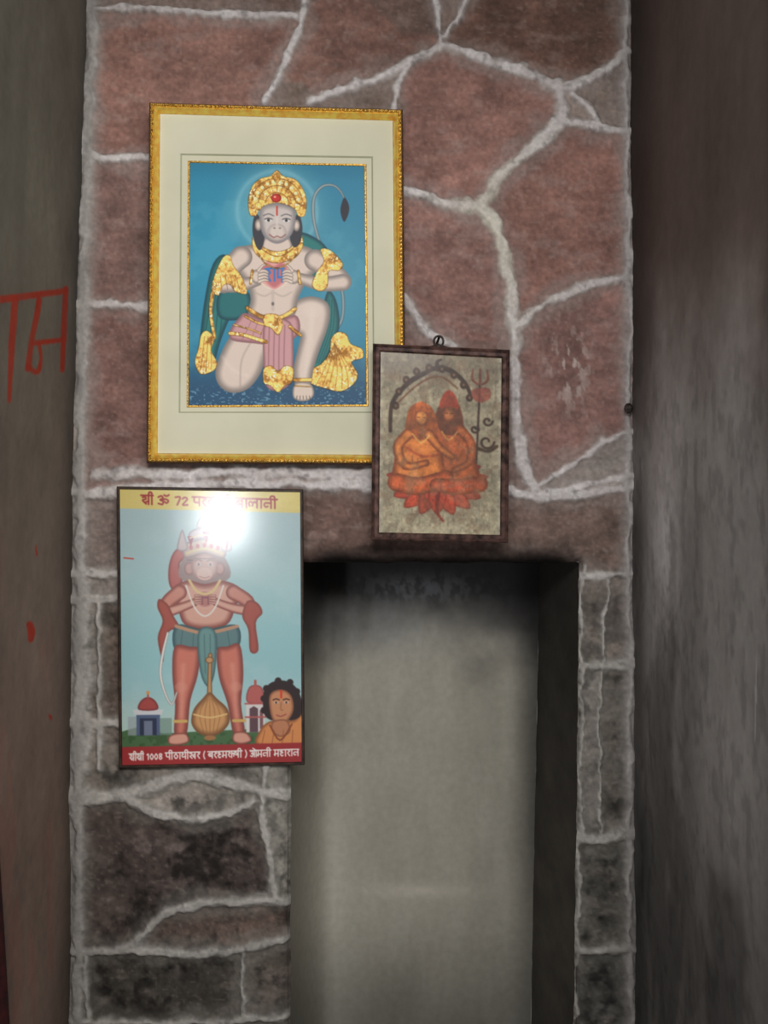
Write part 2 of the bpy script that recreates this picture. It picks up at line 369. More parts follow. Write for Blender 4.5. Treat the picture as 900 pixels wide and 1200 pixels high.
th=np.linspace(0,math.pi/2,50)
u=np.linspace(0,1,130)[1:]
x0_=xw(340)-.004; Rx=.055
pyb=600-(zz-ZC)*F/(D+DN)
xBR=xw(np.interp(pyb,[640,1200,1600],[633,622,618]),DN)
XX=np.zeros((len(zz),len(th)+len(u))); yy=np.zeros_like(XX); ZZ=np.repeat(zz[:,None],XX.shape[1],1)
XX[:,:len(th)]=x0_+Rx*(1-np.cos(th)); yy[:,:len(th)]=.003+(DN-.003)*np.sin(th)
XX[:,len(th):]=(x0_+Rx)+(xBR[:,None]-x0_-Rx)*u[None]; yy[:,len(th):]=DN
yy=yy-.004*(fbm(XX*400,ZZ*400,60,5)-.5)*(yy>.02)
pxx,pyy=proj(XX,yy,ZZ)
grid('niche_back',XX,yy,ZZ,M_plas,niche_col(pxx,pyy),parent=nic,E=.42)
v=np.linspace(0,1,40); V2,Z2=np.meshgrid(v,zz)
py0=600-(Z2-ZC)*F/D; pyb=600-(Z2-ZC)*F/(D+DN)
xa=xw(nxr(py0))+.004; xb=xw(np.interp(pyb,[640,1200,1600],[633,622,618]),DN)
X2=xa+(xb-xa)*V2+.003*(fbm(V2*100,Z2*500,30,7)-.5)*V2; Y2=.003+V2*(DN-.003)
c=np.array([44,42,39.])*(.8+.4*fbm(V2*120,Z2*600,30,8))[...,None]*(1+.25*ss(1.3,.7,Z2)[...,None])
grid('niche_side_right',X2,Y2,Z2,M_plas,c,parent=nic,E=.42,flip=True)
V3,U3=np.meshgrid(np.linspace(0,1,30),np.linspace(xw(336),xw(684),30))
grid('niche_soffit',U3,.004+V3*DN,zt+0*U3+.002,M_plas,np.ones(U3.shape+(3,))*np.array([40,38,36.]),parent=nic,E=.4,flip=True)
# ---------------------------------------------------------------- side walls
def wall_side(name,corner,side,yend):
    if side<0: yc=np.concatenate([[.03],np.linspace(0,-.42,130),np.linspace(-.44,yend,12)])
    else: yc=np.concatenate([[.03],np.linspace(0,-.66,190),np.linspace(-.68,yend,12)])
    zc=np.concatenate([np.linspace(3.0,2.45,8),np.linspace(2.44,.56,620),np.linspace(.54,0,8)])
    YY,ZZ=np.meshgrid(yc,zc)
    py=600-(ZZ-ZC)*F/D
    XX=xw(corner(py))+side*.004*(fbm(YY*400,ZZ*400,80,3 if side<0 else 6)-.5)*2
    return XX,YY,ZZ
XX,YY,ZZ=wall_side('l',xl,-1,-1.2)
px,py=proj(XX,YY,ZZ)
n=fbm(YY*500,ZZ*500,90,110); n2=fbm(YY*700,ZZ*250,24,111); f=fbm(YY*600,ZZ*600,8,112)
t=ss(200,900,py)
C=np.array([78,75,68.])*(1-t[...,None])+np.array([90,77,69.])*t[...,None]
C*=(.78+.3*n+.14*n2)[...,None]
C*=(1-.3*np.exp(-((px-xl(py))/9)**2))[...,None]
def paintstroke(C,px,py,pts,w,col,a=1):
    P=crom(pts,False,4) if len(pts)>2 else [np.array(p,float) for p in pts]
    W=np.interp(np.linspace(0,1,len(P)),np.linspace(0,1,len(w)),w)/2
    d=np.full(px.shape,-1e9)
    for i in range(len(P)-1):
        dd,tt=seg_dist(px,py,P[i],P[i+1]); d=np.maximum(d,W[i]*(1-tt)+W[i+1]*tt-dd)
    m=ss(-1,1,d+1.2*(f-.5))*a*(.75+.4*n2); m=np.clip(m,0,1)[...,None]
    return C*(1-m)+np.array(col,float)*m
RED=(120,36,24)
for pts,w in [([(-30,353),(0,351),(30,347),(77,341)],(9,9,8,7)),([(18,350),(14,400),(11,470)],(8,8,4)),([(77,338),(75,380),(73,434)],(6,7,5)),
              ([(46,352),(42,375),(37,400),(33,432)],(7,6,7)),([(33,430),(44,436),(48,420),(46,403)],(6,6,4,4)),([(40,402),(58,400),(75,398)],(6,6,6)),
              ([(-20,350),(-8,380),(-22,400),(-6,440)],(6,6,6,6)),([(35,732),(37,740),(36,750)],(8,9,6)),([(58,838),(60,842)],(3,3)),([(42,640),(43,650)],(2,2))]:
    C=paintstroke(C,px,py,pts,w,RED,.95)
dr=ss(.6,.75,fbm(YY*500,ZZ*120,20,119))*.16*ss(500,900,py)
C=C*(1-dr[...,None])+np.array([120,60,50])*dr[...,None]
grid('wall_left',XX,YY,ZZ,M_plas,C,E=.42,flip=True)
XX,YY,ZZ=wall_side('r',xr,1,-1.2)
px,py=proj(XX,YY,ZZ)
n=fbm(YY*500,ZZ*500,110,120); n2=fbm(YY*900,ZZ*200,34,121); f=fbm(YY*600,ZZ*600,8,122)
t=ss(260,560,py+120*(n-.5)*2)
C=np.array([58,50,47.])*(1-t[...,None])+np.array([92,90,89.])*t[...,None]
C*=(.82+.24*n+.12*n2)[...,None]
C*=(1-.26*ss(.5,.68,fbm(YY*420,ZZ*160,60,131))*ss(560,760,py))[...,None]
C*=(1-.12*ss(.5,.7,fbm(YY*900,ZZ*500,18,133))*ss(300,500,py))[...,None]
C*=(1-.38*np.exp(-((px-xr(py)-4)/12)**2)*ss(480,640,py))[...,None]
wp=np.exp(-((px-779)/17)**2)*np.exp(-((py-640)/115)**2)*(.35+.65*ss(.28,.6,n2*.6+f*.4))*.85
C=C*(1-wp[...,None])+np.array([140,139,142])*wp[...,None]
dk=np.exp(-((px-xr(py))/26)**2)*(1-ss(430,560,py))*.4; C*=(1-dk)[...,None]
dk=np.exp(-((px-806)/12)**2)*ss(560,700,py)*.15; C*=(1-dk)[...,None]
scr=(np.abs(px-(886-(py-800)*.02))<1)*ss(760,790,py)*(1-ss(850,880,py))*.4
C=C*(1-scr[...,None])+np.array([140,140,140])*scr[...,None]
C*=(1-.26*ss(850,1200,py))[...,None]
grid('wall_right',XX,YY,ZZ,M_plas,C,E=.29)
def boxm(name,a,b,mat,parent=None,bev=0):
    x0,y0,z0=a;x1,y1,z1=b
    V=[(x0,y0,z0),(x1,y0,z0),(x1,y1,z0),(x0,y1,z0),(x0,y0,z1),(x1,y0,z1),(x1,y1,z1),(x0,y1,z1)]
    o=new_mesh(name,V,[(0,3,2,1),(4,5,6,7),(0,1,5,4),(1,2,6,5),(2,3,7,6),(3,0,4,7)],mat,parent=parent)
    if bev:
        m=o.modifiers.new('b','BEVEL'); m.width=bev; m.segments=2
    return o
boxm('floor',(-2.2,-3.6,-.05),(2.2,.4,0),M_floor)
boxm('ceiling',(-.75,-1.2,3.0),(.75,.4,3.05),M_ceil)
jx=xw(745)
jm=empty('door_frame')
boxm('jamb_post',(jx-.010,-.70,0),(jx+.02,-.628,3.0),M_wood,jm,.003)
boxm('jamb_stop',(jx-.020,-.70,0),(jx-.008,-.66,3.0),M_wood,jm,.003)
# ---------------------------------------------------------------- frames
def lerpq(q,u):
    q=[np.array(p,float) for p in q]
    sgn=[(1,1),(-1,1),(-1,-1),(1,-1)]
    return [q[i]+np.array(sgn[i])*u for i in range(4)]
def ring(name,qo,prof,pl,mat,parent,seg=24,wob=0):
    V=[];Fc=[];P=len(prof); pts=[]
    for k,(u,h) in enumerate(prof):
        q=lerpq(qo,u); row=[]
        for c in range(4):
            for s in range(seg):
                p=q[c]+(q[(c+1)%4]-q[c])*s/seg; row.append(p)
        pts.append((row,h))
    n=4*seg
    for row,h in pts:
        for i,p in enumerate(row):
            x,y,z=unproj(p[0],p[1],*pl)
            hh=h+wob*math.sin(i*2.3)*math.sin(i*.7)
            V.append((float(x),float(y)-hh,float(z)))
    for k in range(P-1):
        for i in range(n):
            a=k*n+i;b=k*n+(i+1)%n;Fc.append((a,a+n,b+n,b))
    return new_mesh(name,V,Fc,mat,False,parent)
def canvas_mesh(name,cv,pl,mat,parent,q,E,relief=0,sat=1):
    x0,y0,x1,y1=cv.b; U=(cv.X-x0)/(x1-x0); W=(cv.Y-y0)/(y1-y0)
    q=[np.array(p,float) for p in q]
    gx=(q[0][0]*(1-U)+q[1][0]*U)*(1-W)+(q[3][0]*(1-U)+q[2][0]*U)*W
    gy=(q[0][1]*(1-U)+q[1][1]*U)*(1-W)+(q[3][1]*(1-U)+q[2][1]*U)*W
    X,Y,Z=unproj(gx,gy,*pl)
    Y=Y-relief*cv.G
    return grid(name,X,Y,Z,mat,cv.C,extra=cv.G,parent=parent,E=E,sat=sat)
def back_panel(name,q,pl,th,mat,parent):
    V=[]
    for dy in (0,th):
        for p in q:
            x,y,z=unproj(p[0],p[1],*pl); V.append((float(x),float(y)+dy,float(z)))
    return new_mesh(name,V,[(3,2,1,0),(4,5,6,7),(0,1,5,4),(1,2,6,5),(2,3,7,6),(3,0,4,7)],mat,parent=parent)
def beads(name,q,u,h,r,step,pl,mat,parent):
    import bmesh
    bm=bmesh.new(); bmesh.ops.create_icosphere(bm,subdivisions=1,radius=1)
    bv=np.array([v.co[:] for v in bm.verts]); bf=[[v.index for v in f.verts] for f in bm.faces]; bm.free()
    V=[];Fc=[]; Q=lerpq(q,u)
    for c in range(4):
        a,b=Q[c],Q[(c+1)%4]; L=np.hypot(*(b-a)); n=int(L/step); d=(b-a)/L
        for i in range(n):
            p=a+(b-a)*i/n; x,y,z=unproj(p[0],p[1],*pl); o=len(V)
            sx=(1.35 if abs(d[0])>.5 else .8); sz=(1.35 if abs(d[1])>.5 else .8)
            for w in bv: V.append((float(x)+w[0]*r*sx,float(y)-h+w[1]*r*.7,float(z)+w[2]*r*sz))
            for f in bf: Fc.append([o+k for k in f])
    return new_mesh(name,V,Fc,mat,True,parent)
# ===== large gilded picture
big=empty('framed_hanuman_picture')
PB=(-.024,-.03)
QO=[(176,122),(472,130),(475.5,545),(173,543)]
back_panel('backing_board',lerpq(QO,2),(-.012,-.03),.008,M_board,big)
ring('frame_edge',QO,[(0,-.014),(0,.006),(1.6,.010)],PB,M_brown,big)
ring('frame_moulding_outer',QO,[(1.6,.010),(2.7,.0125),(4.6,.0125),(5.6,.011)],PB,M_goldd,big)
ring('frame_moulding_inner',QO,[(5.6,.011),(7.2,.0125),(9.2,.0105),(10.8,.004),(11.8,0)],PB,M_goldb,big)
beads('frame_beading',QO,3.6,.0125,.0022,4.6,PB,M_goldd,big)
QM=lerpq(QO,11.8)
QI=[(211.5,180),(437,183.5),(439,484),(209.5,484)]
def ring2(name,qo,qi,h0,h1,pl,mat,parent):
    V=[]
    for q,h in ((qo,h0),(qi,h1)):
        for p in q:
            x,y,z=unproj(p[0],p[1],*pl); V.append((float(x),float(y)-h,float(z)))
    return new_mesh(name,V,[(i,i+4,(i+1)%4+4,(i+1)%4) for i in range(4)],mat,parent=parent)
QI2=lerpq(QI,1.8); QI3=[(220,188),(429.5,192),(432,476.5),(218.5,477.5)]
ring2('mat_board',QM,QI,.001,.001,PB,M_mat,big)
ring2('mat_bevel',QI,QI2,.001,-.001,PB,M_mat2,big)
ring2('mat_inner',QI2,QI3,-.001,-.001,PB,M_mat,big)
ring('gold_fillet',QI3,[(0,-.001),(.8,.0008),(2.2,.0008),(3,-.0012)],PB,M_goldd,big)
c=Cv(222,190,429,475,2)
X,Y=c.X,c.Y
c.C[:]=np.array([34,106,134]); c.mix(np.exp(-(((X-250)/60)**2+((Y-300)/90)**2))*.6,(36,130,158))
c.mix(np.exp(-(((X-400)/50)**2+((Y-330)/80)**2))*.5,(70,138,152)); c.mix(ss(215,190,Y)*.45,(30,90,114))
c.mix(ss(395,460,Y)*.9,(28,62,90))
r=np.hypot(X-325,Y-245)
c.mix(ss(75,20,r)*.55,(120,160,162)); c.mix(np.exp(-((r-47)/3)**2)*.22,(165,195,198))
c.mix(ss(.55,.75,fbm(X,Y,34,201))*.12,(120,170,180))
c.mix(ss(.7,.85,vn(X,Y*1.6,2.6,202))*ss(448,462,Y)*.6,(110,150,170))
SK=(184,167,155); SE=(112,102,97)
c.stroke([(392,388),(401,372),(402,345),(396,318)],4,(120,140,145),edge=((60,80,90),2))
c.stroke([(385,300),(374,278),(368,252),(369,228),(379,215),(392,214),(401,222),(405,232)],(3,4,3.2,2.4),(128,140,140),edge=((60,80,90),1.6))
c.poly([(405,228),(410,238),(409,248),(404,257),(400,246),(401,236)],(38,38,46))
TE=(30,100,98);TD=(12,56,66)
c.poly([(266,298),(250,308),(241,345),(235,392),(232,430),(248,436),(258,402),(270,372),(284,352),(290,325)],TE,edge=(TD,7))
for k in range(4): c.stroke([(258+5*k,305),(248+5*k,345),(240+6*k,400)],1.4,TD,a=.6)
c.poly([(262,338),(290,340),(294,362),(280,374),(258,372),(254,352)],(26,92,94),edge=(TD,6))
c.poly([(350,272),(376,280),(390,300),(396,320),(380,330),(362,320)],TE,edge=(TD,6))
c.poly([(384,340),(394,350),(398,378),(392,402),(378,430),(366,442),(360,430),(368,400),(376,372)],TE,edge=(TD,6))
for k in range(3): c.stroke([(386+3*k,350),(384+3*k,385),(370+3*k,425)],1.2,TD,a=.6)
c.poly([(362,434),(376,426),(386,412),(388,396),(396,388),(406,391),(411,402),(424,408),(425,419),(412,424),(419,438),(414,450),(399,459),(380,455),(362,448)],gold=True)
for k in range(7): c.stroke([(392,402),(410-5*k,432),(416-8*k,456)],1.0,(94,60,20),a=.5)
c.poly([(292,380),(272,392),(260,412),(253,436),(258,452),(272,460),(290,456),(304,440),(312,418),(320,392)],SK,edge=(SE,10))
c.stroke([(262,418),(272,432),(290,440)],2,(200,188,176),a=.4,soft=4)
c.stroke([(300,392),(284,420),(282,452)],1.6,(126,114,106),a=.5,soft=1.4)
c.poly([(336,374),(344,354),(362,346),(380,350),(387,362),(384,384),(375,408),(367,434),(363,452),(347,452),(344,432),(349,408),(352,392),(340,392)],SK,edge=(SE,9))
c.stroke([(366,362),(364,395),(357,440)],5,(200,188,176),a=.4,soft=4)
c.ell(366,362,11,9,(192,178,166),a=.4,soft=4)
c.poly([(346,449),(363,449),(368,461),(362,469),(350,470),(343,464)],(186,168,154),edge=(SE,3))
for k in range(5): c.stroke([(348+3.6*k,464),(347.5+3.9*k,468)],.8,(80,72,70))
c.poly([(302,284),(284,288),(274,298),(278,316),(290,332),(294,350),(292,368),(318,378),(344,370),(350,348),(360,328),(376,308),(368,291),(350,284),(335,280),(312,280)],SK,edge=(SE,10))
c.stroke([(283,300),(270,314),(262,333)],(26,23,20),SK,edge=(SE,8))
c.stroke([(262,333),(282,333),(305,327)],(18,17,11),SK,edge=(SE,7))
c.stroke([(370,303),(388,314),(402,328)],(26,24,21),SK,edge=(SE,8))
c.stroke([(402,329),(376,331),(344,322)],(20,17,11),SK,edge=(SE,7))
c.stroke([(320,335),(320,350),(320,362)],3,(148,134,126),a=.5,soft=2); c.ell(320,355,1.6,2.2,(96,84,80))
c.stroke([(300,342),(310,346),(318,342)],1.6,(138,124,116),a=.5,soft=1.2); c.stroke([(322,342),(332,346),(342,341)],1.6,(138,124,116),a=.5,soft=1.2)
PK=(172,126,128);PD=(118,78,82)
c.poly([(289,366),(318,376),(346,368),(352,384),(345,396),(326,404),(300,402),(272,398),(270,386),(280,372)],PK,edge=(PD,6))
for k in range(6): c.stroke([(296+8*k,372),(290+9*k,386),(284+10*k,398)],1,PD,a=.55)
c.poly([(311,376),(340,376),(344,405),(343,440),(338,452),(325,458),(312,452),(309,425)],PK,edge=(PD,4))
for k in range(4): c.stroke([(316+6*k,380),(315+6*k,415),(315+6*k,450)],1.6,PD,a=.6)
c.poly([(309,432),(318,428),(326,434),(335,428),(344,432),(342,448),(334,452),(326,460),(317,452),(309,448)],gold=True)
c.stroke([(290,360),(304,369),(318,372),(332,370),(346,361)],5,gold=True)
c.stroke([(288,370),(304,378),(318,381)],3,gold=True)
c.stroke([(270,390),(286,392),(302,397),(312,400)],4.5,gold=True)
c.stroke([(274,380),(290,384),(306,390)],2,gold=True)
c.poly([(310,368),(326,368),(332,380),(326,392),(318,384),(310,380)],gold=True)
c.stroke([(340,382),(352,392)],4,gold=True)
c.ell(321,320,19,18,(188,140,130),edge=((206,180,164),4))
c.poly([(305,312),(314,305),(321,309),(330,304),(338,312),(336,325),(322,338),(308,326)],(164,92,96),edge=((190,132,126),4))
for pl in ([(311,314),(320,313),(333,313)],[(314,314),(317,318),(314,322),(317,328)],[(322,314),(322,328)],[(326,314),(326,324),(331,323)],[(331,314),(331,329)]): c.stroke(pl,2.2,(40,100,165),smooth=False)
for sx,cx in ((1,302),(-1,344)):
    c.ell(cx,323,8,8.5,SK,edge=(SE,4))
    for k in range(4): c.stroke([(cx+sx*2,317+k*4),(cx+sx*8,316+k*3.6),(cx+sx*12,318+k*3.2)],(4.2,3.6,2.6),(190,172,158),edge=(SE,1.4))
    c.stroke([(cx+sx*1,316),(cx+sx*6,310),(cx+sx*9,309)],(4,3.2,2.4),(190,172,158),edge=(SE,1.4))
    c.stroke([(cx-sx*6,316),(cx-sx*8,331)],3.2,gold=True)
c.poly([(262,300),(270,299),(274,310),(284,324),(290,343),(276,341),(270,333),(262,334),(256,346),(248,338),(253,318)],gold=True)
c.stroke([(252,332),(247,362),(252,395)],(5,4.5,4),gold=True)
c.poly([(236,392),(243,387),(252,396),(248,410),(255,424),(251,434),(236,438),(229,424),(233,408)],gold=True)
c.poly([(376,290),(388,291),(402,306),(398,315),(386,316),(384,334),(374,340),(366,332),(372,316),(380,304)],gold=True)
for k in range(4): c.stroke([(258+6*k,322),(260+7*k,338)],.9,(94,60,20),a=.6)
for k in range(3): c.stroke([(240+4*k,394),(236+6*k,432)],.9,(94,60,20),a=.6)
c.poly([(312,276),(338,276),(342,292),(325,300),(308,292)],SK,edge=(SE,4))
c.poly([(298,272),(306,286),(325,293),(344,286),(351,268),(356,284),(347,300),(325,307),(305,301),(296,288)],gold=True)
c.stroke([(300,276),(308,291),(325,299),(342,291),(352,274)],1,(94,60,20),a=.8)
c.stroke([(303,296),(312,308),(325,313),(338,307),(349,296)],1.6,gold=True)
c.poly([(300,248),(296,266),(299,284),(305,292),(310,280),(309,262)],(48,48,54)); c.poly([(350,248),(355,264),(352,282),(345,288),(340,276),(342,262)],(48,48,54))
c.ell(303,262,4,7,SK,edge=(SE,3)); c.ell(348,262,4,7,SK,edge=(SE,3))
c.poly([(306,242),(325,236),(345,242),(346,262),(339,277),(325,284),(311,277),(305,262)],(170,160,154),edge=((112,107,108),8))
c.ell(325,270,11.5,10,(178,165,157),edge=((152,140,134),5)); 
c.stroke([(316,273),(321,276.5),(325,275),(330,276.5),(335,273)],1.3,(124,78,74)); c.stroke([(319,280),(325,281),(331,280)],1,(120,106,102),a=.6)
c.stroke([(325,250),(325,262)],3,(184,176,168),a=.6,soft=1.4); c.ell(322,265.5,1.1,.8,(84,74,72)); c.ell(328.5,265.5,1.1,.8,(84,74,72))
for ex in (315,336):
    c.ell(ex,256.5,4,1.8,(186,184,180)); c.ell(ex,256.3,1.7,1.7,(40,36,38)); c.stroke([(ex-4.5,255.2),(ex,253.8),(ex+4.5,255.2)],1.1,(56,52,56))
    c.stroke([(ex-6,251),(ex,248.8),(ex+6,251)],1.3,(92,88,92))
c.stroke([(325,240),(325,250)],2,(170,50,40))
c.poly([(293,250),(291,232),(296,216),(306,207),(317,204),(325,197),(333,204),(346,207),(355,217),(360,232),(358,250),(350,251),(346,243),(336,238),(325,236),(314,238),(305,243),(301,251)],gold=True)
for rr in (12,19,26): c.stroke([(325+rr*1.18*math.cos(a),238+rr*1.2*math.sin(a)) for a in np.linspace(math.pi*1.05,math.pi*1.95,9)],1,(90,56,18),a=.75)
for k in range(9):
    a=math.pi*(1.1+.1*k); c.stroke([(325+14*math.cos(a),238+15*math.sin(a)),(325+29*math.cos(a),238+30*math.sin(a))],.8,(100,62,22),a=.6)
for a in np.linspace(math.pi*1.08,math.pi*1.92,10): c.ell(325+26*math.cos(a),238+27*math.sin(a),2,2,(248,222,150))
c.ell(325,206,4,6,gold=True); c.ell(324,230,6,5.2,(168,34,28),edge=((110,14,12),2)); c.ell(322.6,228.6,1.4,1.1,(240,150,130))
c.ell(303,240,4,5,gold=True); c.ell(349,240,4,5,gold=True)
c.stroke([(345,445),(364,445)],4.5,gold=True); c.stroke([(345,452),(364,453)],1.4,gold=True)
c.blur(1)
canvas_mesh('hanuman_print',c,(-.0235,-.03),M_print,big,[(222.5,190.5),(427.5,194.5),(429.8,474.5),(221,475.5)],.55,relief=.0008,sat=.95)
# ===== small old picture
sm=empty('framed_deity_picture')
PS=(-.062,-.015)
QS=[(437,403),(597,410.5),(595,636),(435,633)]
back_panel('backing_board',lerpq(QS,2),(-.060,-.015),.006,M_board,sm)
ring('tin_frame',QS,[(0,-.008),(0,.004),(1.5,.006),(4,.003),(7.5,.004),(8.8,.002),(9.2,-.001)],PS,M_rust,sm,seg=40,wob=.0006)
c=Cv(444,411,588,628,2); X,Y=c.X,c.Y
n=fbm(X,Y,30,300); n2=fbm(X,Y,7,301)
c.C[:]=np.array([128,119,98]); c.mix(ss(480,420,Y)*.6,(94,83,68)); c.mix(ss(.45,.7,n)*.35,(144,136,114)); c.mix(ss(560,620,Y)*.5,(150,142,118))
c.mix(ss(452,446,X)*.6+ss(580,586,X)*.5,(154,148,132))
BR=(52,36,28)
c.stroke([(458,505),(460,472),(478,448),(496,436),(512,428),(530,432),(545,446),(552,462)],(4,5,6,5,6,5,4),BR)
c.stroke([(468,470),(486,452),(505,440),(520,440),(536,452)],(2,2,3,2,2),(96,62,42))
for k in range(9):
    a=math.pi*(1.02+.11*k); x=508+44*math.cos(a); y=478+50*math.sin(a)
    c.ell(x,y,4.2,4.8,BR); c.ell(x,y,1.4,1.6,(110,84,58))
c.stroke([(512,430),(512,421),(517,418)],(5,4,2),BR)
c.stroke([(562,428),(561,470),(558,545)],(2.2,2.4,2.2),BR)
for dx in (-9,0,9): c.stroke([(562+dx*.3,446),(562+dx,440),(562+dx*.9,428)],(2.4,3,1.5),(96,50,38))
c.poly([(554,452),(572,450),(574,462),(562,468),(553,462)],(120,56,44),a=.8)
for cx,cy,rr in ((571,490,6),(570,515,9),(556,500,5)):
    c.stroke([(cx+rr*math.cos(a)*(1-a/9),cy+rr*math.sin(a)*(1-a/9)) for a in np.linspace(0,6,12)],2.6,BR)
c.stroke([(556,522),(572,526),(582,520)],4,(62,46,32))
OD=(108,52,28)
for (a0,L) in [(-1.9,54),(1.9,54),(-1.65,60),(1.65,60)]:
    bx,by=513,566; tx=bx+L*math.sin(a0); ty=by+L*math.cos(a0)-4
    c.poly([(bx,by-8),((bx+tx)/2,(by+ty)/2-10),(tx,ty),((bx+tx)/2,(by+ty)/2+8)],(150,60,40),edge=((104,40,28),3))
for (a0,L,w) in [(-1.45,58,20),(1.45,58,20),(-1.15,56,22),(1.15,56,22),(-.8,54,22),(.8,54,22),(-.4,50,22),(.4,50,22),(0,46,22)]:
    bx,by=513,562; tx=bx+L*math.sin(a0)*1.0; ty=by+L*math.cos(a0)*.9
    mx,my=(bx+tx)/2,(by+ty)/2; nx,ny=math.cos(a0)*w/2,-math.sin(a0)*w/2
    c.poly([(bx,by-5),(mx+nx,my+ny),(tx,ty),(mx-nx,my-ny)],(162,62,40),edge=((112,42,28),3.2))
    c.stroke([(bx,by),(tx*.92+bx*.08,ty*.92+by*.08)],.9,(104,40,28),a=.6)
c.poly([(506,500),(526,490),(544,498),(552,518),(560,546),(566,568),(540,576),(508,574),(500,540)],(152,78,42),edge=(OD,8))
c.poly([(513,476),(526,462),(539,474),(543,500),(534,508),(519,506),(511,492)],(92,50,32))
c.ell(526,483,7,9,(150,92,54),edge=(OD,4)); c.poly([(515,476),(518,462),(526,454),(534,462),(537,476),(526,474)],(140,50,32)); 
c.stroke([(522,482),(524.5,482)],1,(70,36,24)); c.stroke([(528,482),(530.5,482)],1,(70,36,24))
c.stroke([(540,502),(552,518),(550,540),(532,550)],(12,11,9,7),(156,84,46),edge=(OD,5))
c.poly([(474,504),(490,496),(508,502),(518,524),(522,548),(530,566),(504,578),(474,578),(460,566),(462,545),(466,520)],(184,106,50),edge=(OD,9))
c.poly([(477,488),(482,475),(494,470),(506,476),(513,494),(510,512),(478,512)],(138,72,36))
c.ell(494,488,8,10,(188,120,62),edge=(OD,4)); c.poly([(484,480),(489,471),(496,469),(503,475),(505,482),(494,480)],(168,84,42))
c.stroke([(489.5,488),(492,488)],1,(90,46,28)); c.stroke([(496,488),(498.5,488)],1,(90,46,28))
c.stroke([(479,508),(467,524),(476,546),(500,542)],(13,12,10,8),(186,110,54),edge=(OD,5))
c.stroke([(503,508),(516,524),(530,534)],(12,10,8),(184,108,52),edge=(OD,5))
c.stroke([(466,566),(492,570),(524,558)],(22,22,16),(176,84,44),edge=(OD,7)); c.stroke([(562,566),(536,570),(512,568)],(20,20,16),(158,70,42),edge=(OD,7))
c.stroke([(484,508),(494,518),(504,509)],1.6,(196,146,76)); c.stroke([(518,504),(526,514),(536,504)],1.6,(176,126,68))
c.stroke([(476,524),(495,534),(514,532)],3,(150,60,36),a=.6)
c.stroke([(514,578),(513,600),(520,611)],(5,4,3),(112,42,30))
c.blur(4)
c.C*=(.70+.48*n2+.12*n)[...,None]; c.mix(ss(.54,.70,fbm(X,Y,14,305))*.3,(96,68,48)); c.mix(ss(.62,.72,fbm(X,Y,18,307))*.22,(146,136,114))
c.mix(ss(.72,.82,vn(X,Y*.5,3,309))*.2,(60,44,36))
canvas_mesh('faded_print',c,(-.0605,-.015),M_old,sm,[(444,411.5),(589,417.5),(587.5,628),(442.5,626)],.60)
def tube(name,pts,r,mat,parent):
    cu=bpy.data.curves.new(name,'CURVE'); cu.dimensions='3D'; cu.bevel_depth=r; cu.bevel_resolution=3; sp=cu.splines.new('POLY'); sp.points.add(len(pts)-1)
    for i,p in enumerate(pts): sp.points[i].co=(float(p[0]),float(p[1]),float(p[2]),1)
    o=bpy.data.objects.new(name,cu); S.collection.objects.link(o); cu.materials.append(mat); o.parent=parent
    bpy.context.view_layer.update()
    me=bpy.data.meshes.new_from_object(o.evaluated_get(bpy.context.evaluated_depsgraph_get())); bpy.data.objects.remove(o)
    o2=bpy.data.objects.new(name,me); S.collection.objects.link(o2); o2.parent=parent
    return o2
hx,hy,hz=[float(v) for v in unproj(514,400,-.066)]
tube('hanging_hook',[(hx+.010*math.cos(a)*.8,hy,hz+.009*math.sin(a)) for a in np.linspace(-1.4,4.0,16)],.0019,M_iron,sm)
tube('wire_twist',[(hx-.016,hy+.002,hz-.010),(hx,hy-.001,hz-.006),(hx+.016,hy+.002,hz-.011)],.0018,M_iron,sm)
tube('hook_nail',[(hx,.004,hz+.006),(hx,hy-.006,hz+.004),(hx,hy-.007,hz+.004)],.0022,M_iron,sm)
# ===== poster
po=empty('hanuman_poster')
PP=(-.022,-.02)
QP=[(137,570),(355,573.5),(357,896),(140,900)]
back_panel('backing_board',lerpq(QP,1),(-.021,-.02),.005,M_board,po)
ring('poster_frame',QP,[(0,-.006),(0,.002),(1,.003),(2.8,.003),(3.4,.0)],PP,M_black,po)
c=Cv(140,573,354,897,2); X,Y=c.X,c.Y
c.C[:]=np.array([142,170,172]); c.mix(ss(700,600,Y)*.7,(138,156,160)); c.mix(np.exp(-((Y-770)/75)**2)*.5,(108,162,168)); c.mix(ss(800,860,Y)*.8,(154,176,166))
c.mix(ss(.5,.7,fbm(X,Y*1.5,50,400))*.15,(170,184,186))
c.poly([(138,858),(160,852),(190,860),(240,858),(300,856),(356,850),(356,880),(138,880)],(62,92,58),smooth=False); c.mix(ss(.5,.7,vn(X,Y,4,401))*ss(858,862,Y)*.5,(40,66,36))
RE=(116,58,52);SN=(180,136,120)
c.poly([(222,640),(206,644),(198,662),(198,684),(206,694),(214,680),(211,660),(224,650)],(152,80,76),edge=(RE,4))
c.poly([(218,650),(240,640),(262,650),(270,676),(240,686),(210,676)],(128,108,106))
c.poly([(202,690),(220,680),(240,684),(262,680),(282,690),(276,712),(266,732),(240,738),(216,732),(208,712)],SN,edge=(RE,9))
c.stroke([(210,694),(196,706),(194,718)],(18,16,13),(172,114,100),edge=(RE,5)); c.stroke([(194,718),(212,712),(232,704)],(13,11,9),SN,edge=(RE,4))
c.stroke([(274,694),(290,704),(294,716)],(18,16,13),(172,114,100),edge=(RE,5)); c.stroke([(294,716),(272,712),(250,704)],(13,11,9),SN,edge=(RE,4))
c.ell(240,702,12,11,(152,98,92),edge=((184,142,128),4))
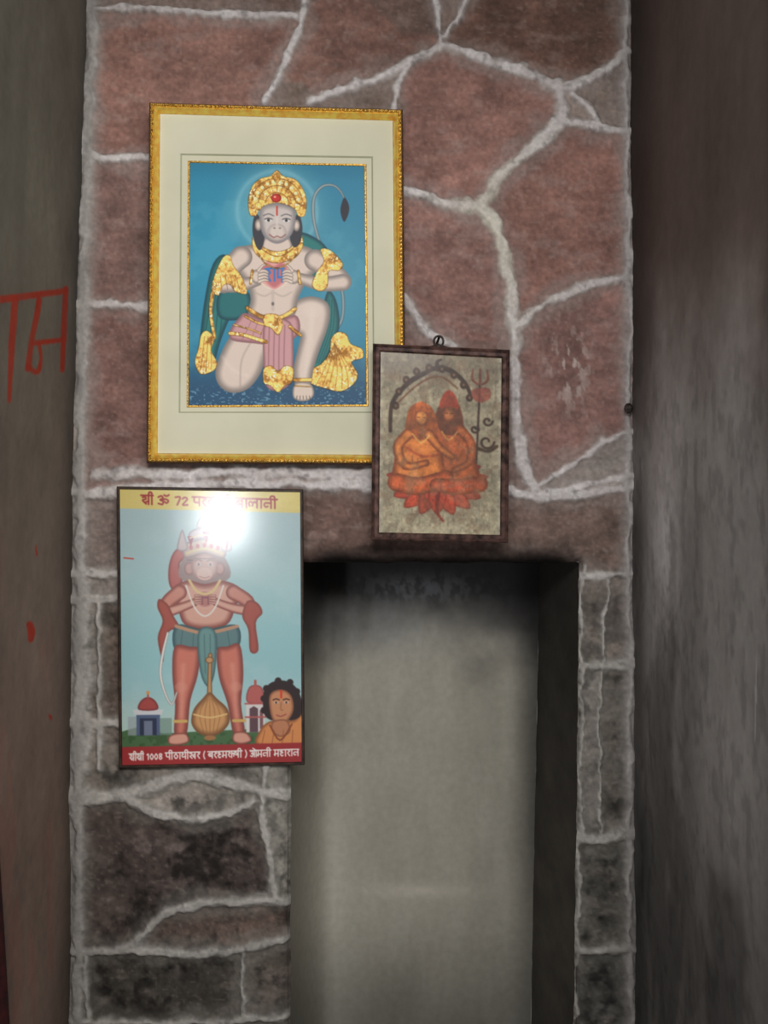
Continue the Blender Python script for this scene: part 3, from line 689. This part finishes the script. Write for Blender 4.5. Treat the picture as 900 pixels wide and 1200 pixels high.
c.stroke([(234,700),(246,700)],1.6,(110,60,76)); c.stroke([(237,700),(237,708)],1.4,(110,60,76)); c.stroke([(244,700),(244,708)],1.4,(110,60,76))
for sx,cx in ((1,229),(-1,252)):
    for k in range(4): c.stroke([(cx,698+3*k),(cx+sx*7,698+2.6*k)],(3,2.2),(180,144,130),edge=(RE,1.2))
c.poly([(186,702),(196,708),(203,722),(210,736),(198,740),(192,760),(190,776),(184,748),(190,728),(184,712)],(144,72,62),edge=(RE,4))
c.poly([(290,704),(302,706),(308,718),(300,730),(303,762),(293,764),(291,738),(284,722)],(144,72,62),edge=(RE,4))
c.poly([(207,732),(240,738),(276,732),(282,752),(270,766),(246,760),(236,760),(214,770),(202,756)],(80,108,110),edge=((48,74,80),6))
for k in range(5): c.stroke([(214+13*k,736),(210+15*k,764)],1.2,(52,80,86),a=.6)
c.stroke([(206,734),(240,742),(278,734)],4,(160,120,94)); 
LG=(176,100,84)
c.poly([(204,758),(222,758),(234,762),(231,792),(222,822),(217,862),(203,862),(204,826),(201,790)],LG,edge=(RE,8))
c.poly([(254,762),(266,758),(281,756),(285,790),(282,826),(286,860),(273,862),(266,826),(256,794)],LG,edge=(RE,8))
c.stroke([(214,780),(211,840)],5,(196,136,120),a=.45,soft=3); c.stroke([(272,780),(277,840)],5,(196,136,120),a=.45,soft=3)
c.ell(211,806,7,6,(188,126,110),a=.5,soft=2); c.ell(276,806,7,6,(188,126,110),a=.5,soft=2)
c.poly([(232,740),(252,740),(252,784),(244,806),(234,788)],(88,124,122),edge=((58,86,90),4))
c.stroke([(239,744),(240,790)],1.2,(58,86,90),a=.7); c.stroke([(246,744),(246,790)],1.2,(58,86,90),a=.7)
c.stroke([(203,846),(217,846)],3.5,(178,146,80)); c.stroke([(273,846),(287,846)],3.5,(178,146,80))
c.poly([(198,862),(216,860),(220,870),(208,874),(196,872)],(186,132,114),edge=(RE,3)); c.poly([(274,860),(288,860),(294,870),(282,874),(272,870)],(186,132,114),edge=(RE,3))
# head with tiered ornate crown
c.ell(222,666,6,8,(160,120,114),edge=((120,84,84),3)); c.ell(258,666,6,8,(160,120,114),edge=((120,84,84),3))
c.ell(240,664,16,17,(174,142,134),edge=((140,104,100),6)); c.ell(240,672,9,7.5,(186,156,146)); c.stroke([(234,675),(240,677),(246,675)],1.2,(146,92,88),a=.8)
for ex in (233,247): c.ell(ex,661,2.4,1.3,(184,178,176)); c.ell(ex,661,1.2,1.2,(84,72,76)); c.stroke([(ex-4,657),(ex,655.4),(ex+4,657)],1.0,(108,88,88))
c.poly([(218,654),(214,640),(222,634),(240,630),(258,634),(266,640),(262,654),(240,648)],(164,140,128),edge=((118,96,96),4))
c.poly([(223,634),(222,624),(232,618),(248,618),(258,624),(257,634),(240,631)],(160,146,148),edge=((114,102,110),4))
c.poly([(231,618),(233,609),(240,601),(247,609),(249,618),(240,616)],(168,150,140),edge=((118,104,106),3))
for x,y in ((214,634),(266,634)): c.poly([(x-6,y+10),(x-4,y-4),(x,y-14),(x+4,y-4),(x+6,y+10)],(162,146,146),edge=((116,104,110),3))
for k in range(5): c.ell(224+8*k,641-1.5*(2-abs(k-2)),2.2,2.6,(150,60,66))
c.poly([(220,628),(228,628),(224,640)],(112,30,48),smooth=False); c.poly([(238,622),(247,622),(242,636)],(112,30,48),smooth=False); c.poly([(264,628),(270,630),(266,644)],(112,34,50),smooth=False)
c.stroke([(219,648),(240,642),(261,648)],2.4,(176,156,110)); c.stroke([(223,630),(240,626),(257,630)],1.6,(176,160,124))
c.stroke([(220,656),(226,656)],1.2,(90,70,76)); c.stroke([(228,654),(252,654)],1.2,(100,80,84),a=.7)
c.stroke([(222,680),(230,692),(240,696),(250,692),(258,680)],3,(184,158,106)); c.stroke([(218,686),(228,712),(240,722),(252,712),(262,686)],2,(190,180,172))
c.mix(np.exp(-(((X-245)/50)**2+((Y-648)/44)**2))*.25,(164,174,180))  # pale haze of the glare, painted over head and crown
c.stroke([(196,742),(190,766),(187,790),(192,812),(200,826),(206,812)],(3,3.4,3.4,3,2.5,2),(200,200,194),edge=((124,116,114),1.4))
c.stroke([(246,768),(245,800),(245,822)],(5,5.5,7),(164,126,84),edge=((100,66,42),2.4)); c.ell(245,774,5,4,(164,126,84),edge=((100,66,42),2))
c.poly([(236,820),(245,812),(254,820),(266,832),(268,848),(258,860),(245,864),(231,860),(223,848),(226,832)],(176,128,80),edge=((108,70,42),8))
for k in (-12,-6,0,6,12): c.stroke([(245+k*.35,820),(245+k,838),(245+k*.6,860)],1,(120,78,46),a=.6)
c.stroke([(226,838),(245,842),(265,838)],1.8,(196,162,104)); c.ell(245,866,7,3,(144,98,60))
c.poly([(158,836),(186,836),(186,862),(158,862)],(70,84,112),smooth=False); c.poly([(162,842),(182,842),(182,862),(162,862)],(38,46,66),smooth=False)
c.poly([(167,845),(177,845),(177,862),(167,862)],(96,104,124),smooth=False); c.poly([(154,832),(190,832),(188,838),(156,838)],(176,176,180),smooth=False)
c.poly([(161,832),(163,822),(172,817),(181,822),(183,832)],(146,62,58),edge=((104,40,42),3)); c.stroke([(172,818),(172,811)],2,(160,66,56)); c.ell(172,812,2,2,(190,120,60))
c.poly([(148,840),(158,840),(158,862),(148,862)],(130,140,146),smooth=False,a=.7)
c.poly([(186,842),(200,842),(200,862),(186,862)],(96,120,110),smooth=False,a=.7)
c.poly([(288,824),(310,824),(310,860),(288,860)],(184,178,176),smooth=False); c.poly([(292,806),(306,806),(309,824),(289,824)],(160,82,78),edge=((114,54,54),2)); c.stroke([(299,808),(299,799)],3,(160,76,68))
c.poly([(292,832),(297,829),(302,832),(302,860),(292,860)],(84,60,66),smooth=False); c.poly([(304,834),(308,834),(308,856),(304,856)],(110,76,78),smooth=False)
for yy in (826,842): c.stroke([(287,yy),(311,yy)],2,(156,78,74))
c.poly([(302,876),(304,858),(314,848),(328,846),(344,846),(352,838),(358,840),(358,876)],(186,118,66),edge=((130,74,42),5))
c.poly([(308,830),(309,812),(318,801),(334,799),(347,807),(354,824),(353,840),(344,846),(334,846),(318,846),(310,840)],(44,32,32))
for x,y in ((309,820),(312,808),(348,812),(354,830),(309,834),(340,801),(326,799)): c.ell(x,y,4,4,(44,32,32))
c.poly([(315,820),(321,811),(333,810),(342,818),(344,834),(337,847),(327,851),(318,843)],(174,118,82),edge=((124,74,52),4))
for ex in (323.5,335.5): c.ell(ex,825,2.4,1.2,(200,186,176)); c.ell(ex,825,1.2,1.1,(26,18,18)); c.stroke([(ex-3.6,821.8),(ex,820.6),(ex+3.6,821.8)],1.3,(48,30,28))
c.stroke([(329.5,825),(329,833),(331.5,834)],1.3,(140,90,64)); c.stroke([(324,840),(329,841.5),(335,839)],1.6,(146,70,60)); c.stroke([(329.5,811),(329.5,819)],2.4,(190,50,32))
c.poly([(320,847),(336,846),(340,860),(328,866),(318,858)],(164,106,74),edge=((120,72,50),3))
for k in range(4): c.stroke([(310+11*k,858),(306+12*k,876)],1.2,(140,80,44),a=.8)
c.stroke([(316,852),(328,870),(342,851)],2,(120,62,38))
c.poly([(130,560),(360,560),(360,598.5),(130,596)],(180,164,94),smooth=False); c.mix(ss(597,590,Y)*ss(.4,.7,fbm(X,Y,30,410))*.3,(204,192,126))
RT=(136,40,40)
text(c,['shri',' ','om',' ','7','2',' ','pa','ra','tha',' ','shri',' ','ba','aa','la','aa','ja','ii'],166,326,580.5,583,10.5,2.0,RT)
c.poly([(130,875.5),(360,873),(360,905),(130,905)],(140,40,42),smooth=False)
text(c,['shri','shri',' ','1','0','0','8',' ','pa','ii','tha','aa','dha','ii','sva','ra',' ','(',' ','ba','ra','ha','ma','ri','sha','ii',' ',')',' ','o','ma','ja','ii',' ','ma','ha','aa','ra','aa','ja'],149,350,883.5,881,7.6,1.3,(222,214,206))
c.stroke([(145,654),(156,655)],1.6,(170,60,50))
c.blur(2)
canvas_mesh('poster_print',c,(-.0215,-.02),M_post,po,[(139.5,572.5),(352.6,576.2),(354.2,893.6),(142.4,897.2)],.58,sat=.93)
# ===== nail in the right-hand mortar
na=empty('wall_nail')
x,y,z=[float(v) for v in unproj(733,480,0)]
tube('nail_shaft',[(x,.01,z),(x,-.022,z)],.0025,M_iron,na)
def disc(name,c,r,t,mat,parent):
    n=14;V=[];Fc=[]
    for dy,rr in ((0,r),(-t*.6,r),(-t,r*.6)):
        for k in range(n): a=2*math.pi*k/n; V.append((c[0]+rr*math.cos(a),c[1]+dy,c[2]+rr*math.sin(a)*1.25))
    for j in range(2):
        for k in range(n): Fc.append((j*n+k,j*n+(k+1)%n,(j+1)*n+(k+1)%n,(j+1)*n+k))
    Fc.append(tuple(range(2*n,3*n))); Fc.append(tuple(range(n-1,-1,-1)))
    return new_mesh(name,V,Fc,mat,parent=parent)
disc('nail_head',(x,-.02,z),.0075,.004,M_iron,na)
# ===== maroon cloth hanging at the left wall
V=[];Fc=[];nu,nv=36,70
for j in range(nv):
    t=j/(nv-1); z=1.04-1.02*t
    for i in range(nu):
        s=i/(nu-1)
        yy=-.320-.20*s-.03*(1-t)**3+.03*t
        xx=xw(82)+.010+.009*math.sin(s*26+t*2)*(.25+.75*t)+.014*t
        V.append((xx,yy,z-.04*s*(1-t)))
for j in range(nv-1):
    for i in range(nu-1):
        a=j*nu+i; Fc.append((a,a+1,a+1+nu,a+nu))
cl=new_mesh('hanging_cloth',V,Fc,M_cloth,True)
md=cl.modifiers.new('s','SOLIDIFY'); md.thickness=.003
# ---------------------------------------------------------------- lights
from mathutils import Vector
def area(name,loc,tgt,sx,sy,e,col):
    l=bpy.data.lights.new(name,'AREA'); l.shape='RECTANGLE'; l.size=sx; l.size_y=sy; l.energy=e; l.color=col
    o=bpy.data.objects.new(name,l); S.collection.objects.link(o); o.location=loc
    o.rotation_euler=(Vector(tgt)-Vector(loc)).to_track_quat('-Z','Y').to_euler(); return o
area('doorway_light',(.95,-3.0,2.6),(0,0,1.5),1.3,1.0,34,(1,.98,.95))
area('camera_fill_light',(.0,-2.0,2.10),(-.05,0,1.6),.4,.3,13,(1,.98,.96))  # added soft fill just above the camera, for a flash-like hotspot
area('window_light',(-.76,-3.0,1.35),(-.2,0,1.45),.16,.24,10,(.93,.97,1))
w=bpy.data.worlds.new('World'); S.world=w; w.use_nodes=True
w.node_tree.nodes['Background'].inputs[0].default_value=(.94,.96,1,1); w.node_tree.nodes['Background'].inputs[1].default_value=.16
cam=bpy.data.cameras.new('Camera'); co=bpy.data.objects.new('Camera',cam); S.collection.objects.link(co)
co.location=(0,-D,ZC); co.rotation_euler=(math.pi/2,0,0); cam.sensor_fit='VERTICAL'; cam.sensor_height=36; cam.sensor_width=27; cam.lens=F/1200*36; cam.clip_start=.01
S.camera=co
